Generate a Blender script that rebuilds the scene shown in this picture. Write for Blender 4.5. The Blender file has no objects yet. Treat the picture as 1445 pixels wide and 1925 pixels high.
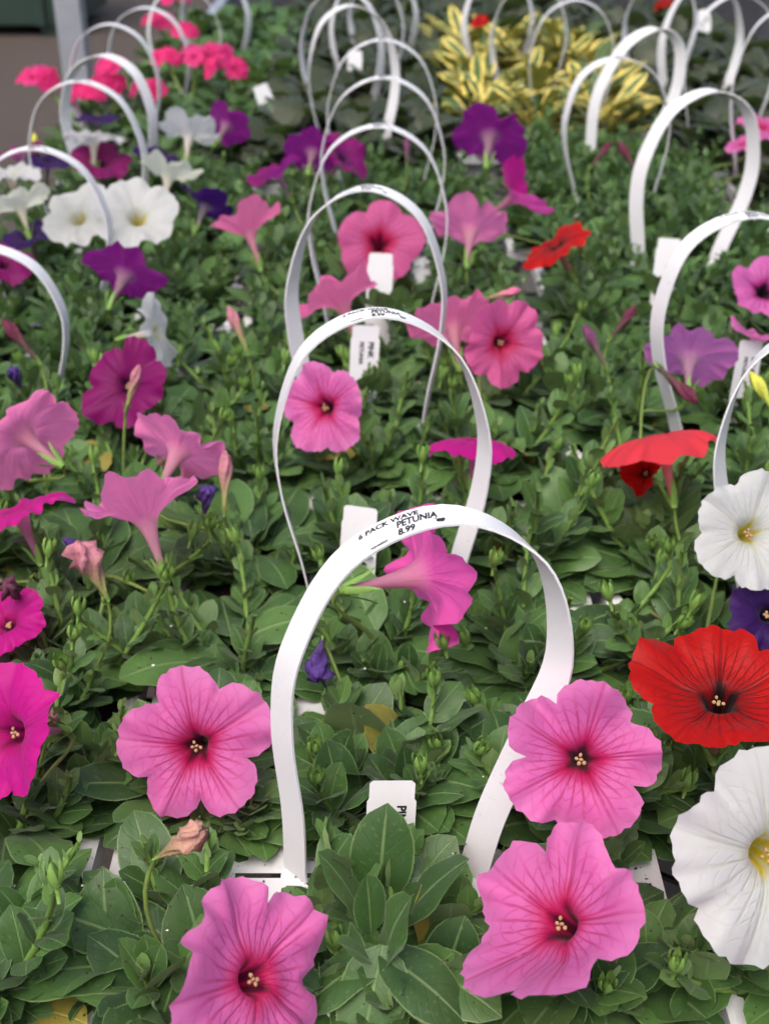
import bpy, math, random
import numpy as np
from mathutils import Vector, Matrix
R = math.radians
rng = random.Random(7)
S = bpy.context.scene
COL = S.collection

# ------------------------------------------------------------------ camera, sky, sun, exposure
CAM_Z, PITCH, FPX = 0.535, R(30.6), 2300.0
cd = bpy.data.cameras.new('camera'); cam = bpy.data.objects.new('camera', cd); COL.objects.link(cam)
cd.sensor_fit = 'VERTICAL'; cd.sensor_height = 22.3; cd.sensor_width = 22.3
cd.lens = FPX / 1925 * 22.3
cd.clip_start = 0.02; cd.clip_end = 200
cam.location = (0, 0, CAM_Z); cam.rotation_euler = (math.pi/2 - PITCH, 0, 0)
cd.dof.use_dof = True; cd.dof.focus_distance = 0.57; cd.dof.aperture_fstop = 7.2
S.camera = cam
W = bpy.data.worlds.new('World'); S.world = W; W.use_nodes = True
nt = W.node_tree; bg = nt.nodes['Background']
sky = nt.nodes.new('ShaderNodeTexSky'); sky.sky_type = 'NISHITA'; sky.sun_disc = False
SUN_EL, SUN_AZ = R(60), R(205)            # high, behind the photographer
sky.sun_elevation = SUN_EL; sky.sun_rotation = SUN_AZ
sky.air_density = 1.0; sky.dust_density = 5.0; sky.ozone_density = 0.3
nt.links.new(sky.outputs[0], bg.inputs[0]); bg.inputs[1].default_value = 0.105
sl = bpy.data.lights.new('sun', 'SUN'); sun = bpy.data.objects.new('sun', sl); COL.objects.link(sun)
sl.energy = 1.1; sl.angle = R(45); sl.color = (1.0, 0.99, 0.98)
_d = Vector((math.sin(SUN_AZ)*math.cos(SUN_EL), math.cos(SUN_AZ)*math.cos(SUN_EL), math.sin(SUN_EL)))
sun.rotation_euler = _d.to_track_quat('Z', 'Y').to_euler(); sun.location = (0, 0, 3)
S.view_settings.view_transform = 'Standard'; S.view_settings.look = 'None'
S.view_settings.exposure = 1.14; S.view_settings.gamma = 1.0
S.cycles.max_bounces = 4; S.cycles.diffuse_bounces = 2; S.cycles.transmission_bounces = 3; S.cycles.use_denoising = True
S.cycles.use_adaptive_sampling = True; S.cycles.adaptive_threshold = 0.035

# ------------------------------------------------------------------ helpers
ZR = 0.065                                  # height of the tray rims above the bench mesh
CR_, CU, CF = Vector((1,0,0)), Vector((0, math.sin(PITCH), math.cos(PITCH))), Vector((0, math.cos(PITCH), -math.sin(PITCH)))
CP = Vector((0,0,CAM_Z))
def back(px, py, z):
    d = CF + CR_*((px-722.5)/FPX) - CU*((py-962.5)/FPX)
    return CP + d*((z-CAM_Z)/d.z)
def proj(p):
    v = p - CP; t = v.dot(CF)
    return 722.5 + FPX*v.dot(CR_)/t, 962.5 - FPX*v.dot(CU)/t, t
def camdir(n):
    return (CR_*n[0] + CU*n[1] - CF*n[2]).normalized()
def sm(x, a, b):
    x = np.clip((np.asarray(x, float)-a)/(b-a), 0, 1); return x*x*(3-2*x)

def mesh(name, verts, faces, uv=None, smooth=True):
    me = bpy.data.meshes.new(name)
    me.from_pydata([tuple(v) for v in verts], [], [tuple(f) for f in faces])
    if uv is not None:
        lay = me.uv_layers.new(name='UVMap')
        idx = np.empty(len(me.loops), np.int32); me.loops.foreach_get('vertex_index', idx)
        lay.data.foreach_set('uv', np.asarray(uv, np.float32)[idx].ravel())
    if smooth: me.polygons.foreach_set('use_smooth', [True]*len(me.polygons))
    me.update(); return me
def obj(name, me, mat=None, parent=None, mw=None):
    o = bpy.data.objects.new(name, me); COL.objects.link(o)
    if mat is not None and me is not None and len(me.materials) == 0: me.materials.append(mat)
    if parent is not None: o.parent = parent
    if mw is not None: o.matrix_local = mw
    return o
def tag(o, label, cat=None, group=None, kind=None):
    if label: o['label'] = label
    if cat: o['category'] = cat
    if group: o['group'] = group
    if kind: o['kind'] = kind
    return o
class MB:
    def __init__(s): s.v = []; s.f = []
    def add(s, vs, fs):
        k = len(s.v); s.v += [tuple(v) for v in vs]; s.f += [tuple(i+k for i in f) for f in fs]
    def box(s, a, b):
        x0,y0,z0 = a; x1,y1,z1 = b
        s.add([(x0,y0,z0),(x1,y0,z0),(x1,y1,z0),(x0,y1,z0),(x0,y0,z1),(x1,y0,z1),(x1,y1,z1),(x0,y1,z1)],
              [(0,3,2,1),(4,5,6,7),(0,1,5,4),(1,2,6,5),(2,3,7,6),(3,0,4,7)])
    def tube(s, pts, rad, n=6, cap=True):
        k = len(s.v); pts = [Vector(p) for p in pts]
        for i, p in enumerate(pts):
            t = (pts[min(i+1,len(pts)-1)] - pts[max(i-1,0)]).normalized()
            a = t.cross(Vector((0.3,0.2,1))).normalized(); b = t.cross(a)
            r = rad[i] if isinstance(rad, (list,tuple)) else rad
            for j in range(n):
                an = 2*math.pi*j/n; s.v.append(tuple(p + (a*math.cos(an)+b*math.sin(an))*r))
        for i in range(len(pts)-1):
            for j in range(n):
                s.f.append((k+i*n+j, k+i*n+(j+1)%n, k+(i+1)*n+(j+1)%n, k+(i+1)*n+j))
        if cap:
            s.f.append(tuple(k+j for j in range(n))); s.f.append(tuple(k+(len(pts)-1)*n+n-1-j for j in range(n)))
    def mesh(s, name='m', smooth=True): return mesh(name, s.v, s.f, None, smooth)

# ------------------------------------------------------------------ node helpers / materials
class NT:
    def __init__(s, name):
        s.m = bpy.data.materials.new(name); s.m.use_nodes = True
        s.t = s.m.node_tree; s.t.nodes.clear()
        s.out = s.t.nodes.new('ShaderNodeOutputMaterial')
    def n(s, typ, **kw):
        k = s.t.nodes.new(typ)
        for a, b in kw.items(): setattr(k, a, b)
        return k
    def set(s, sock, v):
        if isinstance(v, bpy.types.NodeSocket): s.t.links.new(v, sock)
        elif v is not None: sock.default_value = v
    def m_(s, op, a, b=None, c=None, clamp=False):
        k = s.n('ShaderNodeMath', operation=op); k.use_clamp = clamp
        for i, v in enumerate((a, b, c)): s.set(k.inputs[i], v)
        return k.outputs[0]
    def step(s, x, lo, hi):
        k = s.n('ShaderNodeMapRange', interpolation_type='SMOOTHSTEP')
        s.set(k.inputs[0], x); s.set(k.inputs[1], lo); s.set(k.inputs[2], hi); return k.outputs[0]
    def mix(s, f, a, b, blend='MIX'):
        k = s.n('ShaderNodeMix', data_type='RGBA', blend_type=blend)
        s.set(k.inputs[0], f); s.set(k.inputs[6], a if not isinstance(a, tuple) else (*a,1)[:4]); s.set(k.inputs[7], b if not isinstance(b, tuple) else (*b,1)[:4])
        return k.outputs[2]
    def noise(s, vec, scale, detail=3, rough=.5):
        k = s.n('ShaderNodeTexNoise'); s.set(k.inputs['Vector'], vec); k.inputs['Scale'].default_value = scale
        k.inputs['Detail'].default_value = detail; k.inputs['Roughness'].default_value = rough
        return k.outputs[0]
    def bump(s, h, strength, dist):
        k = s.n('ShaderNodeBump'); s.set(k.inputs['Height'], h); k.inputs['Strength'].default_value = strength
        k.inputs['Distance'].default_value = dist; return k.outputs[0]
    def pbr(s, col, rough=.5, normal=None, transl=0, tcol=None, spec=.5, sheen=0, metallic=0):
        p = s.n('ShaderNodeBsdfPrincipled'); s.set(p.inputs['Base Color'], col if not isinstance(col, tuple) else (*col,1)[:4])
        s.set(p.inputs['Roughness'], rough); p.inputs['Specular IOR Level'].default_value = spec
        p.inputs['Metallic'].default_value = metallic
        if sheen: p.inputs['Sheen Weight'].default_value = sheen; p.inputs['Sheen Roughness'].default_value = .4
        if normal is not None: s.set(p.inputs['Normal'], normal)
        res = p.outputs[0]
        if transl:
            tr = s.n('ShaderNodeBsdfTranslucent'); s.set(tr.inputs[0], tcol if tcol is not None else col)
            mx = s.n('ShaderNodeMixShader'); mx.inputs[0].default_value = transl
            s.t.links.new(res, mx.inputs[1]); s.t.links.new(tr.outputs[0], mx.inputs[2]); res = mx.outputs[0]
        s.t.links.new(res, s.out.inputs[0]); return s.m

def srgb(r, g, b):
    f = lambda c: (c/255/12.92) if c/255 <= .04045 else ((c/255+.055)/1.055)**2.4
    return (f(r), f(g), f(b))

def leaf_material(name, dark, light, edge, var=True, band=None):
    a = NT(name); tc = a.n('ShaderNodeTexCoord'); oi = a.n('ShaderNodeObjectInfo'); ge = a.n('ShaderNodeNewGeometry')
    sep = a.n('ShaderNodeSeparateXYZ'); a.set(sep.inputs[0], tc.outputs['UV'])
    x = a.m_('ABSOLUTE', sep.outputs[0]); y = sep.outputs[1]        # x: 0 midrib .. 1 margin ; y: 0 base .. 1 tip
    pos = ge.outputs['Position']
    n1 = a.noise(pos, 38, 1); n2 = a.noise(pos, 420, 1)
    rnd = oi.outputs['Random'] if var else ge.outputs['Random Per Island']
    f = a.m_('ADD', a.m_('MULTIPLY', rnd, .75), a.m_('MULTIPLY', n1, .45))
    col = a.mix(a.m_('SUBTRACT', f, .1, clamp=True), dark, light)
    # side veins leave the midrib at an acute angle
    s = a.m_('FRACT', a.m_('MULTIPLY', a.m_('SUBTRACT', y, a.m_('MULTIPLY', x, .28)), 7.0))
    vein = a.m_('SUBTRACT', 1.0, a.step(a.m_('ABSOLUTE', a.m_('SUBTRACT', s, .5)), 0.0, .16))
    rib = a.m_('SUBTRACT', 1.0, a.step(x, .015, .085))
    if band:
        k = a.step(a.m_('ADD', x, a.m_('MULTIPLY', a.m_('SUBTRACT', n1, .5), .9)), band[1], band[2])
        k = a.m_('MULTIPLY', k, a.step(rnd, .15, .42)); col = a.mix(k, col, band[0])
    col = a.mix(a.m_('MULTIPLY', rib, .35), col, edge)
    col = a.mix(a.m_('MULTIPLY', vein, .05), col, tuple(c*.5 for c in dark))
    col = a.mix(a.m_('MULTIPLY', a.step(x, .93, 1.0), .5), col, edge)
    col = a.mix(a.m_('MULTIPLY', a.step(n2, .62, .72), .12), col, edge)
    col = a.mix(a.m_('MULTIPLY', ge.outputs['Backfacing'], .35), col, edge)   # paler underside
    h = a.m_('ADD', a.m_('MULTIPLY', vein, -.22), a.m_('ADD', a.m_('MULTIPLY', rib, -.9), a.m_('MULTIPLY', n2, .35)))
    return a.pbr(col, .5, a.bump(h, .5, .0006), transl=.16, tcol=a.mix(.6, col, (.16,.30,.03)), spec=.4, sheen=.1)

LEAF = leaf_material('petunia_leaf', srgb(28,56,24), srgb(80,114,54), srgb(140,164,106))
LEAF_FAR = leaf_material('petunia_leaf_mass', srgb(26,54,22), srgb(80,114,54), srgb(130,156,96), var=False)
LEAF_OLD = leaf_material('yellowed_leaf', srgb(112,112,46), srgb(150,134,60), srgb(170,160,96))
LEAF_TIP = leaf_material('petunia_young_leaf', srgb(68,102,46), srgb(110,142,76), srgb(158,182,120))
LEAF_YEL = leaf_material('variegated_leaf', srgb(44,74,40), srgb(70,100,52), srgb(215,190,80), var=False, band=(srgb(230,206,108), .46, .68))
LEAF_BEG = leaf_material('begonia_leaf', srgb(28,42,26), srgb(60,66,42), srgb(84,72,54), var=False)

def budmat(name, base, tip):
    a = NT(name); tc = a.n('ShaderNodeTexCoord'); sp = a.n('ShaderNodeSeparateXYZ'); a.set(sp.inputs[0], tc.outputs['Object'])
    n = a.noise(tc.outputs['Object'], 9, 3, .7)
    c = a.mix(a.step(a.m_('ADD', sp.outputs[2], a.m_('MULTIPLY', n, .3)), .3, .95), base, tip)
    c = a.mix(a.m_('MULTIPLY', a.step(n, .45, .7), .5), c, tuple(v*.45 for v in tip))
    return a.pbr(c, .7, a.bump(n, .6, .002), spec=.25)
def simple(name, col, rough=.5, nscale=0, namp=.15, bumpd=0, spec=.5, metallic=0, transl=0, nd=3):
    a = NT(name); c = col; nb = None
    if nscale:
        ge = a.n('ShaderNodeNewGeometry'); n = a.noise(ge.outputs['Position'], nscale, nd, .6)
        c = a.mix(n, tuple(v*(1-namp) for v in col), tuple(min(1, v*(1+namp)) for v in col))
        if bumpd: nb = a.bump(n, 1.0, bumpd)
    return a.pbr(c, rough, nb, spec=spec, metallic=metallic, transl=transl)
STEM = simple('green_stem', srgb(104,134,62), .6, 300, .25, .0004, spec=.3)
STALK = simple('flower_stalk_green', srgb(112,134,66), .6, 300, .25, .0004, spec=.3)
SEPAL = simple('sepal_green', srgb(112,146,70), .55, 250, .25, .0003, spec=.3, transl=.1)
def strap_mat():
    a = NT('white_plastic'); ge = a.n('ShaderNodeNewGeometry'); p = ge.outputs['Position']
    n = a.noise(p, 40, 3); d = a.noise(p, 330, 4, .75); e = a.noise(p, 14, 2)
    c = a.mix(n, (.66,.66,.68), (.73,.73,.74))
    c = a.mix(a.m_('MULTIPLY', a.m_('MULTIPLY', a.step(d, .60, .72), a.step(e, .45, .65)), .55), c, (.22,.18,.14))
    return a.pbr(c, a.m_('ADD', a.m_('MULTIPLY', n, .25), .25), a.bump(n, .2, .001), transl=.08)
PLASTIC = strap_mat()
# tray plastic: white with specks of spilled soil
def tray_mat():
    a = NT('white_tray_plastic'); ge = a.n('ShaderNodeNewGeometry')
    n = a.noise(ge.outputs['Position'], 25, 3); d = a.noise(ge.outputs['Position'], 260, 3, .7)
    c = a.mix(n, (.54,.54,.55), (.66,.66,.67)); c = a.mix(a.step(d, .63, .72), c, (.06,.04,.03))
    return a.pbr(c, .4)
TRAY = tray_mat()
SOIL = simple('peat_soil', (.022,.014,.010), .95, 350, .8, .004, spec=.2)
INK = simple('black_ink', (.012,.012,.013), .6)
STICKER = simple('sticker_paper', (.74,.74,.76), .45)
WIRE = simple('black_coated_wire', (.016,.016,.018), .45)
GALV = simple('galvanised_steel', (.36,.38,.42), .45, 30, .2, 0, metallic=.6)
PERLITE = simple('perlite_white', (.78,.76,.72), .9)
CRUMB = simple('soil_crumb', (.05,.024,.015), .9)
DRY = budmat('dried_petal', srgb(120,110,70), srgb(176,132,116))
DRYP = budmat('withered_purple_petal', srgb(70,56,92), srgb(72,48,112))
ANTHER = simple('anther_tan', srgb(158,124,88), .8, 900, .2)
DRYDARK = budmat('withered_maroon_petal', srgb(84,70,60), srgb(92,48,66))

def petal_material(name, main, mid, throat, vein, backc, vstr=.6, mid_r=.42, thr_r=.19, transl=.58, edge=None):
    a = NT(name); tc = a.n('ShaderNodeTexCoord'); ge = a.n('ShaderNodeNewGeometry')
    sep = a.n('ShaderNodeSeparateXYZ'); a.set(sep.inputs[0], tc.outputs['UV'])
    u, v = sep.outputs[0], sep.outputs[1]                # u: turn 0..1, v: radius in limb radii (tube below .15)
    oi = a.n('ShaderNodeObjectInfo'); va = a.n('ShaderNodeVectorMath', operation='ADD'); a.set(va.inputs[0], tc.outputs['Object'])
    cx = a.n('ShaderNodeCombineXYZ'); a.set(cx.inputs[0], a.m_('MULTIPLY', oi.outputs['Random'], 9.0)); a.set(cx.inputs[1], oi.outputs['Random']); a.set(va.inputs[1], cx.outputs[0])
    pos = va.outputs[0]
    nz = a.noise(pos, 60, 2); nf = a.noise(pos, 220, 1); nl = a.noise(pos, 22, 1)
    f = a.m_('SUBTRACT', a.m_('FRACT', a.m_('ADD', a.m_('MULTIPLY', u, 5.0), .5)), .5)      # 0 = lobe midline
    af = a.m_('ABSOLUTE', f)
    wob = a.m_('MULTIPLY', a.m_('SUBTRACT', nz, .5), .22)
    main_w = a.m_('DIVIDE', .030, a.m_('ADD', v, .22))
    l_main = a.m_('SUBTRACT', 1.0, a.step(a.m_('ADD', af, a.m_('MULTIPLY', wob, .12)), 0.0, main_w))
    # branches
    s = a.m_('FRACT', a.m_('ADD', a.m_('MULTIPLY', a.m_('SUBTRACT', v, a.m_('MULTIPLY', af, .95)), 5.5), a.m_('MULTIPLY', wob, 2.6)))
    l_br = a.m_('SUBTRACT', 1.0, a.step(a.m_('ABSOLUTE', a.m_('SUBTRACT', s, .5)), .02, .13))
    l_br = a.m_('MULTIPLY', l_br, a.step(af, .02, .12))
    # fan of fine rays
    g = a.m_('FRACT', a.m_('ADD', a.m_('MULTIPLY', u, 30.0), a.m_('MULTIPLY', wob, 3.2)))
    l_ray = a.m_('SUBTRACT', 1.0, a.step(a.m_('ABSOLUTE', a.m_('SUBTRACT', g, .5)), .03, .2))
    l_ray = a.m_('MULTIPLY', l_ray, a.m_('SUBTRACT', 1.0, a.step(v, .5, 1.05)))
    lines = a.m_('MAXIMUM', l_main, a.m_('MAXIMUM', a.m_('MULTIPLY', l_br, .42), a.m_('MULTIPLY', l_ray, .8)))
    lines = a.m_('MULTIPLY', lines, a.m_('MULTIPLY', a.step(nf, .15, .5), a.m_('SUBTRACT', 1.0, a.m_('MULTIPLY', a.step(v, .35, 1.0), .55))))
    vr = a.m_('ADD', v, a.m_('ADD', a.m_('MULTIPLY', a.m_('SUBTRACT', nz, .5), .16), a.m_('MULTIPLY', a.m_('SUBTRACT', af, .25), .22)))
    col = a.mix(nl, tuple(c*.86 for c in main), tuple(min(1., c*1.12) for c in main))
    if edge is not None: col = a.mix(a.m_('MULTIPLY', a.step(v, .6, 1.05), .6), col, edge)
    col = a.mix(a.m_('SUBTRACT', 1.0, a.step(vr, thr_r, mid_r+.12)), col, mid)
    col = a.mix(a.m_('MULTIPLY', lines, vstr), col, vein)
    col = a.mix(a.m_('SUBTRACT', 1.0, a.step(vr, thr_r-.06, thr_r+.07)), col, throat)
    bc = a.mix(a.m_('MULTIPLY', lines, vstr*.45), backc, a.mix(.5, vein, main))
    bc = a.mix(a.step(v, .06, .34), a.mix(.5, backc, (.62,.50,.42)), bc)
    col = a.mix(ge.outputs['Backfacing'], col, bc)
    h = a.m_('ADD', a.m_('MULTIPLY', lines, -.6), a.m_('MULTIPLY', nz, .8))
    return a.pbr(col, .55, a.bump(h, .5, .0014), transl=transl, tcol=col, spec=.35, sheen=.1)
k = srgb
PET = {
 'pink': petal_material('pink_petal', k(232,112,186), k(208,24,94), k(90,16,46), k(194,18,92), k(252,138,194), .74, .37, .155, edge=k(234,140,202)),
 'hot': petal_material('hot_pink_petal', k(228,104,166), k(206,26,84), k(110,14,50), k(186,20,74), k(252,130,180), .55, .44, .17),
 'magenta': petal_material('magenta_petal', k(214,22,150), k(196,14,116), k(110,8,70), k(160,10,110), k(220,80,170), .4, .3, .15),
 'rose': petal_material('rose_petal', k(222,50,156), k(200,16,110), k(110,10,70), k(176,12,110), k(244,96,186), .5, .3, .15),
 'plum': petal_material('plum_petal', k(142,8,104), k(128,8,88), k(60,5,50), k(100,6,76), k(160,32,140), .5, .35, .17),
 'violet': petal_material('violet_petal', k(148,20,118), k(110,12,96), k(50,8,50), k(78,14,80), k(152,36,140), .7, .35, .17),
 'deep': petal_material('deep_purple_petal', k(58,14,96), k(44,10,76), k(26,6,46), k(34,8,60), k(64,22,102), .5, .35, .17),
 'red': petal_material('red_petal', k(206,14,8), k(160,8,8), k(26,4,6), k(84,3,8), k(190,30,24), .8, .42, .20),
 'coral': petal_material('coral_petal', k(244,66,80), k(236,50,70), k(190,40,56), k(220,56,66), k(246,110,116), .3, .35, .15),
 'white': petal_material('white_petal', (.62,.62,.62), (.62,.62,.54), k(214,190,30), (.46,.49,.32), (.74,.74,.71), .38, .30, .14, transl=.48),
 'cream': petal_material('cream_petal', (.66,.66,.60), (.76,.77,.55), k(190,190,80), (.62,.64,.40), (.80,.80,.66), .4, .35, .16, transl=.5),
 'lilac': petal_material('lilac_pink_petal', k(230,112,192), k(190,30,130), k(30,6,24), k(110,14,84), k(216,126,196), .8, .40, .24),
 'geranium': petal_material('geranium_petal', k(240,62,142), k(232,40,116), k(196,28,90), k(222,40,110), k(244,90,160), .2, .3, .1),
}

# ------------------------------------------------------------------ ground and background
def ground_mat():
    a = NT('brown_gravel_ground'); ge = a.n('ShaderNodeNewGeometry'); p = ge.outputs['Position']
    n = a.noise(p, 2.0, 4); f = a.noise(p, 45, 5, .7)
    c = a.mix(f, (.026,.019,.015), (.070,.054,.044)); c = a.mix(a.m_('MULTIPLY', n, .5), c, (.075,.05,.038))
    return a.pbr(c, .9, a.bump(f, .8, .01))
GZ = -0.62
obj('ground', mesh('ground', [(-60,-20,GZ),(60,-20,GZ),(60,120,GZ),(-60,120,GZ)], [(0,1,2,3)]), ground_mat())['kind'] = 'structure'

# ------------------------------------------------------------------ bench of black hexagonal mesh
bench = obj('mesh_bench', None); tag(bench, 'black hexagonal wire mesh bench top under all the flower trays', 'bench')
BX0, BX1, BY0, BY1 = -0.46, 1.25, 0.14, 4.2
def hexmesh():
    m = MB(); w, h = .030, .036
    ny = int((BY1-BY0)/(h*.75)); nx = int((BX1-BX0)/w)
    v = {}; es = set()
    def P(x, y): return (round(x,4), round(y,4))
    for j in range(ny):
        for i in range(nx):
            cx = BX0+.015+(i+.5*(j%2))*w; cy = BY0+.018+j*h*.75
            c = [P(cx, cy+h/2), P(cx+w/2, cy+h/4), P(cx+w/2, cy-h/4), P(cx, cy-h/2), P(cx-w/2, cy-h/4), P(cx-w/2, cy+h/4)]
            for q in range(6):
                a, b = c[q], c[(q+1)%6]; es.add((a,b) if a < b else (b,a))
    r = .0014
    for a, b in es:
        A = Vector((*a,0)); B = Vector((*b,0)); d = (B-A).normalized(); s_ = Vector((-d.y,d.x,0))*r
        m.add([A+s_+Vector((0,0,-.003)), A+s_, A-s_, A-s_+Vector((0,0,-.003)), B+s_+Vector((0,0,-.003)), B+s_, B-s_, B-s_+Vector((0,0,-.003))],
              [(0,1,5,4),(1,2,6,5),(2,3,7,6)])
    return m
obj('wire_mesh', hexmesh().mesh('wire_mesh', False), WIRE, bench)['kind'] = 'stuff'
for nm, a, b in (('frame_rail',(BX0-.03,BY0,-.045),(BX0,BY1,.004)), ('frame_rail',(BX1,BY0,-.045),(BX1+.03,BY1,.004)),
                 ('frame_rail',(BX0,BY0-.03,-.045),(BX1,BY0,.0035)), ('frame_rail',(BX0,BY1,-.045),(BX1,BY1+.03,.0035))):
    m = MB(); m.box(a, b); obj(nm, m.mesh(nm, False), GALV, bench)
for x in (BX0+.02, BX1-.05):
    for y in (BY0+.05, 2.2, BY1-.08):
        m = MB(); m.box((x,y,GZ), (x+.04,y+.04,-.046)); obj('leg', m.mesh('leg', False), GALV, bench)

# ------------------------------------------------------------------ white cell trays with strap handles
TW, TD = .272, .214                        # tray outer size
def cell_mesh(w, d):
    # top plate of one cell with a rounded opening, and the tapered pot below it
    N = 32; vs = []; fs = []
    def outline(kx, ky, p, z):
        o = []
        for i in range(N):
            t = 2*math.pi*i/N; c, s_ = math.cos(t), math.sin(t)
            rr = (abs(c)**p + abs(s_)**p)**(-1/p) if p < 50 else 1/max(abs(c), abs(s_)); o.append((kx*c*rr, ky*s_*rr, z))
        return o
    for ring in (outline(w/2, d/2, 60, 0), outline(w/2-.0055, d/2-.0055, 5, 0), outline(w/2-.0065, d/2-.0065, 5, -.0012), outline(w/2-.014, d/2-.014, 4, -.060)):
        vs += ring
    for k_ in range(3):
        for i in range(N): fs.append((k_*N+i, k_*N+(i+1)%N, (k_+1)*N+(i+1)%N, (k_+1)*N+i))
    fs.append(tuple(3*N+i for i in range(N)))
    return mesh('cell', vs, fs, None, False)
def soil_mesh(w, d):
    N = 20; vs = [(0,0,.004)]; fs = []; r2 = random.Random(3)
    for q in (.3,.6,.85,1.0):
        for i in range(N):
            t = 2*math.pi*i/N; c, s_ = math.cos(t), math.sin(t); rr = (abs(c)**4+abs(s_)**4)**-.25*q
            vs.append(((w/2-.010)*c*rr, (d/2-.010)*s_*rr, r2.uniform(-.003,.003)))
    for i in range(N): fs.append((0, 1+i, 1+(i+1)%N))
    for q in range(3):
        for i in range(N): a = 1+q*N; fs.append((a+i, a+(i+1)%N, a+N+(i+1)%N, a+N+i))
    return mesh('soil', vs, fs)
WEB = .016; CW = TW/3; CD = (TD-WEB)/2
CELL = cell_mesh(CW, CD); CELL.materials.append(TRAY)
SOILM = soil_mesh(CW, CD); SOILM.materials.append(SOIL)
def web_mesh():
    # strip between the two rows of cells, with the four handle slots left open
    xs = [-TW/2]; 
    slots = [(-.075,-.052),(-.045,-.022),(.022,.045),(.052,.075)]
    for a, b in slots: xs += [a, b]
    xs.append(TW/2); ys = [-WEB/2, -.0016, .0016, WEB/2]
    vs = [(x,y,0) for y in ys for x in xs]; n = len(xs); fs = []
    for j in range(3):
        for i in range(n-1):
            if j == 1 and i % 2 == 1: continue
            fs.append((j*n+i, j*n+i+1, (j+1)*n+i+1, (j+1)*n+i))
    return mesh('web', vs, fs, None, False)
WEBM = web_mesh(); WEBM.materials.append(TRAY)
def lip_mesh():
    m = MB(); x, y = TW/2, TD/2
    o = lambda e, z: [(-x-e,-y-e,z),(x+e,-y-e,z),(x+e,y+e,z),(-x-e,y+e,z)]
    vs = o(0,0) + o(.003,-.0008) + o(.004,-.013) + o(.0022,-.013)
    fs = [(k_*4+i, k_*4+(i+1)%4, (k_+1)*4+(i+1)%4, (k_+1)*4+i) for k_ in range(3) for i in range(4)]
    m.add(vs, fs); return m.mesh('lip', False)
LIPM = lip_mesh(); LIPM.materials.append(TRAY)

def spline(ctrl, n):
    c = [np.array(p, float) for p in ctrl]; c = [2*c[0]-c[1]] + c + [2*c[-1]-c[-2]]; out = []
    for i in range(1, len(c)-2):
        for t in np.linspace(0, 1, n, endpoint=False):
            a, b, d, e = c[i-1:i+3]
            out.append(.5*((2*b)+(-a+d)*t+(2*a-5*b+4*d-e)*t*t+(-a+3*b-3*d+e)*t**3))
    out.append(c[-2]); return np.array(out)
class Strap:
    """A flat strap bent into a hoop: it twists from psiL at one foot over psiT at the crown to psiR at the other foot."""
    SW, TH = .0158, .0011
    def __init__(s, h, w, sep, psi, lean=0, leany=0, n=72, skew=0):
        pL, pT, pR = (R(p) for p in psi); s.lean = lean
        a = sep/2; W2 = w/2
        pts = spline([(-a,-.012),(-a-.004,.0),(-a-(W2-a)*.45,.2*h),(-W2*.97,.45*h),(-W2*.97,.66*h),(-W2*.66,.9*h),(0,h),
                      (W2*.66,.9*h),(W2*.97,.66*h),(W2*(.97-.16*skew),.45*h),(a+(W2-a)*(.45-.3*skew),.2*h),(a+.004,.0),(a,-.012)], 12)
        d = np.r_[0, np.cumsum(np.linalg.norm(np.diff(pts, axis=0), axis=1))]
        s.L = d[-1]; q = np.linspace(0, s.L, n)
        X = np.interp(q, d, pts[:,0]); Z = np.interp(q, d, pts[:,1])
        t = q/s.L
        psi_ = np.where(t < .5, pL+(pT-pL)*sm(t, .12, .5), pT+(pR-pT)*sm(t, .5, .88))
        k_ = np.clip(Z/h, 0, 1)
        s.q = q; s.P = np.stack([X+lean*k_, leany*k_, Z], 1)
        T = np.gradient(s.P, q, axis=0); T /= np.linalg.norm(T, axis=1)[:,None]
        Wd = np.stack([np.sin(psi_), np.cos(psi_), 0*psi_], 1)
        E = Wd - T*(Wd*T).sum(1)[:,None]; E /= np.linalg.norm(E, axis=1)[:,None]
        s.E = E; N = np.cross(E, T); s.N = -N if N[n//2][2] < 0 else N
    def at(s, q, e, off):
        f = lambda A: np.array([np.interp(q, s.q, A[:,i]) for i in range(3)])
        return f(s.P) + f(s.E)*e + f(s.N)*off
    def mesh(s):
        vs = []; fs = []; n = len(s.q); hw, th = s.SW/2, s.TH/2
        for i in range(n):
            for e, o in ((-hw,th),(hw,th),(hw,-th),(-hw,-th)): vs.append(s.P[i]+s.E[i]*e+s.N[i]*o)
        for i in range(n-1):
            for j in range(4): fs.append((i*4+j, (i+1)*4+j, (i+1)*4+(j+1)%4, i*4+(j+1)%4))
        fs += [(3,2,1,0), tuple((n-1)*4+j for j in range(4))]
        me = mesh('handle', vs, fs); me.set_sharp_from_angle(angle=R(40)); return me
def text_verts(body, size, sx=1, bold=.0):
    c = bpy.data.curves.new('t', 'FONT'); c.body = body; c.size = size; c.offset = bold*size; c.resolution_u = 3
    o = bpy.data.objects.new('t', c); COL.objects.link(o)
    bpy.context.view_layer.update()
    me = bpy.data.meshes.new_from_object(o.evaluated_get(bpy.context.evaluated_depsgraph_get()))
    v = np.array([p.co[:2] for p in me.vertices]); f = [tuple(p.vertices) for p in me.polygons]
    bpy.data.objects.remove(o); bpy.data.curves.remove(c); bpy.data.meshes.remove(me)
    v[:,0] *= sx; return v, f
LETTERS = None
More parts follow.
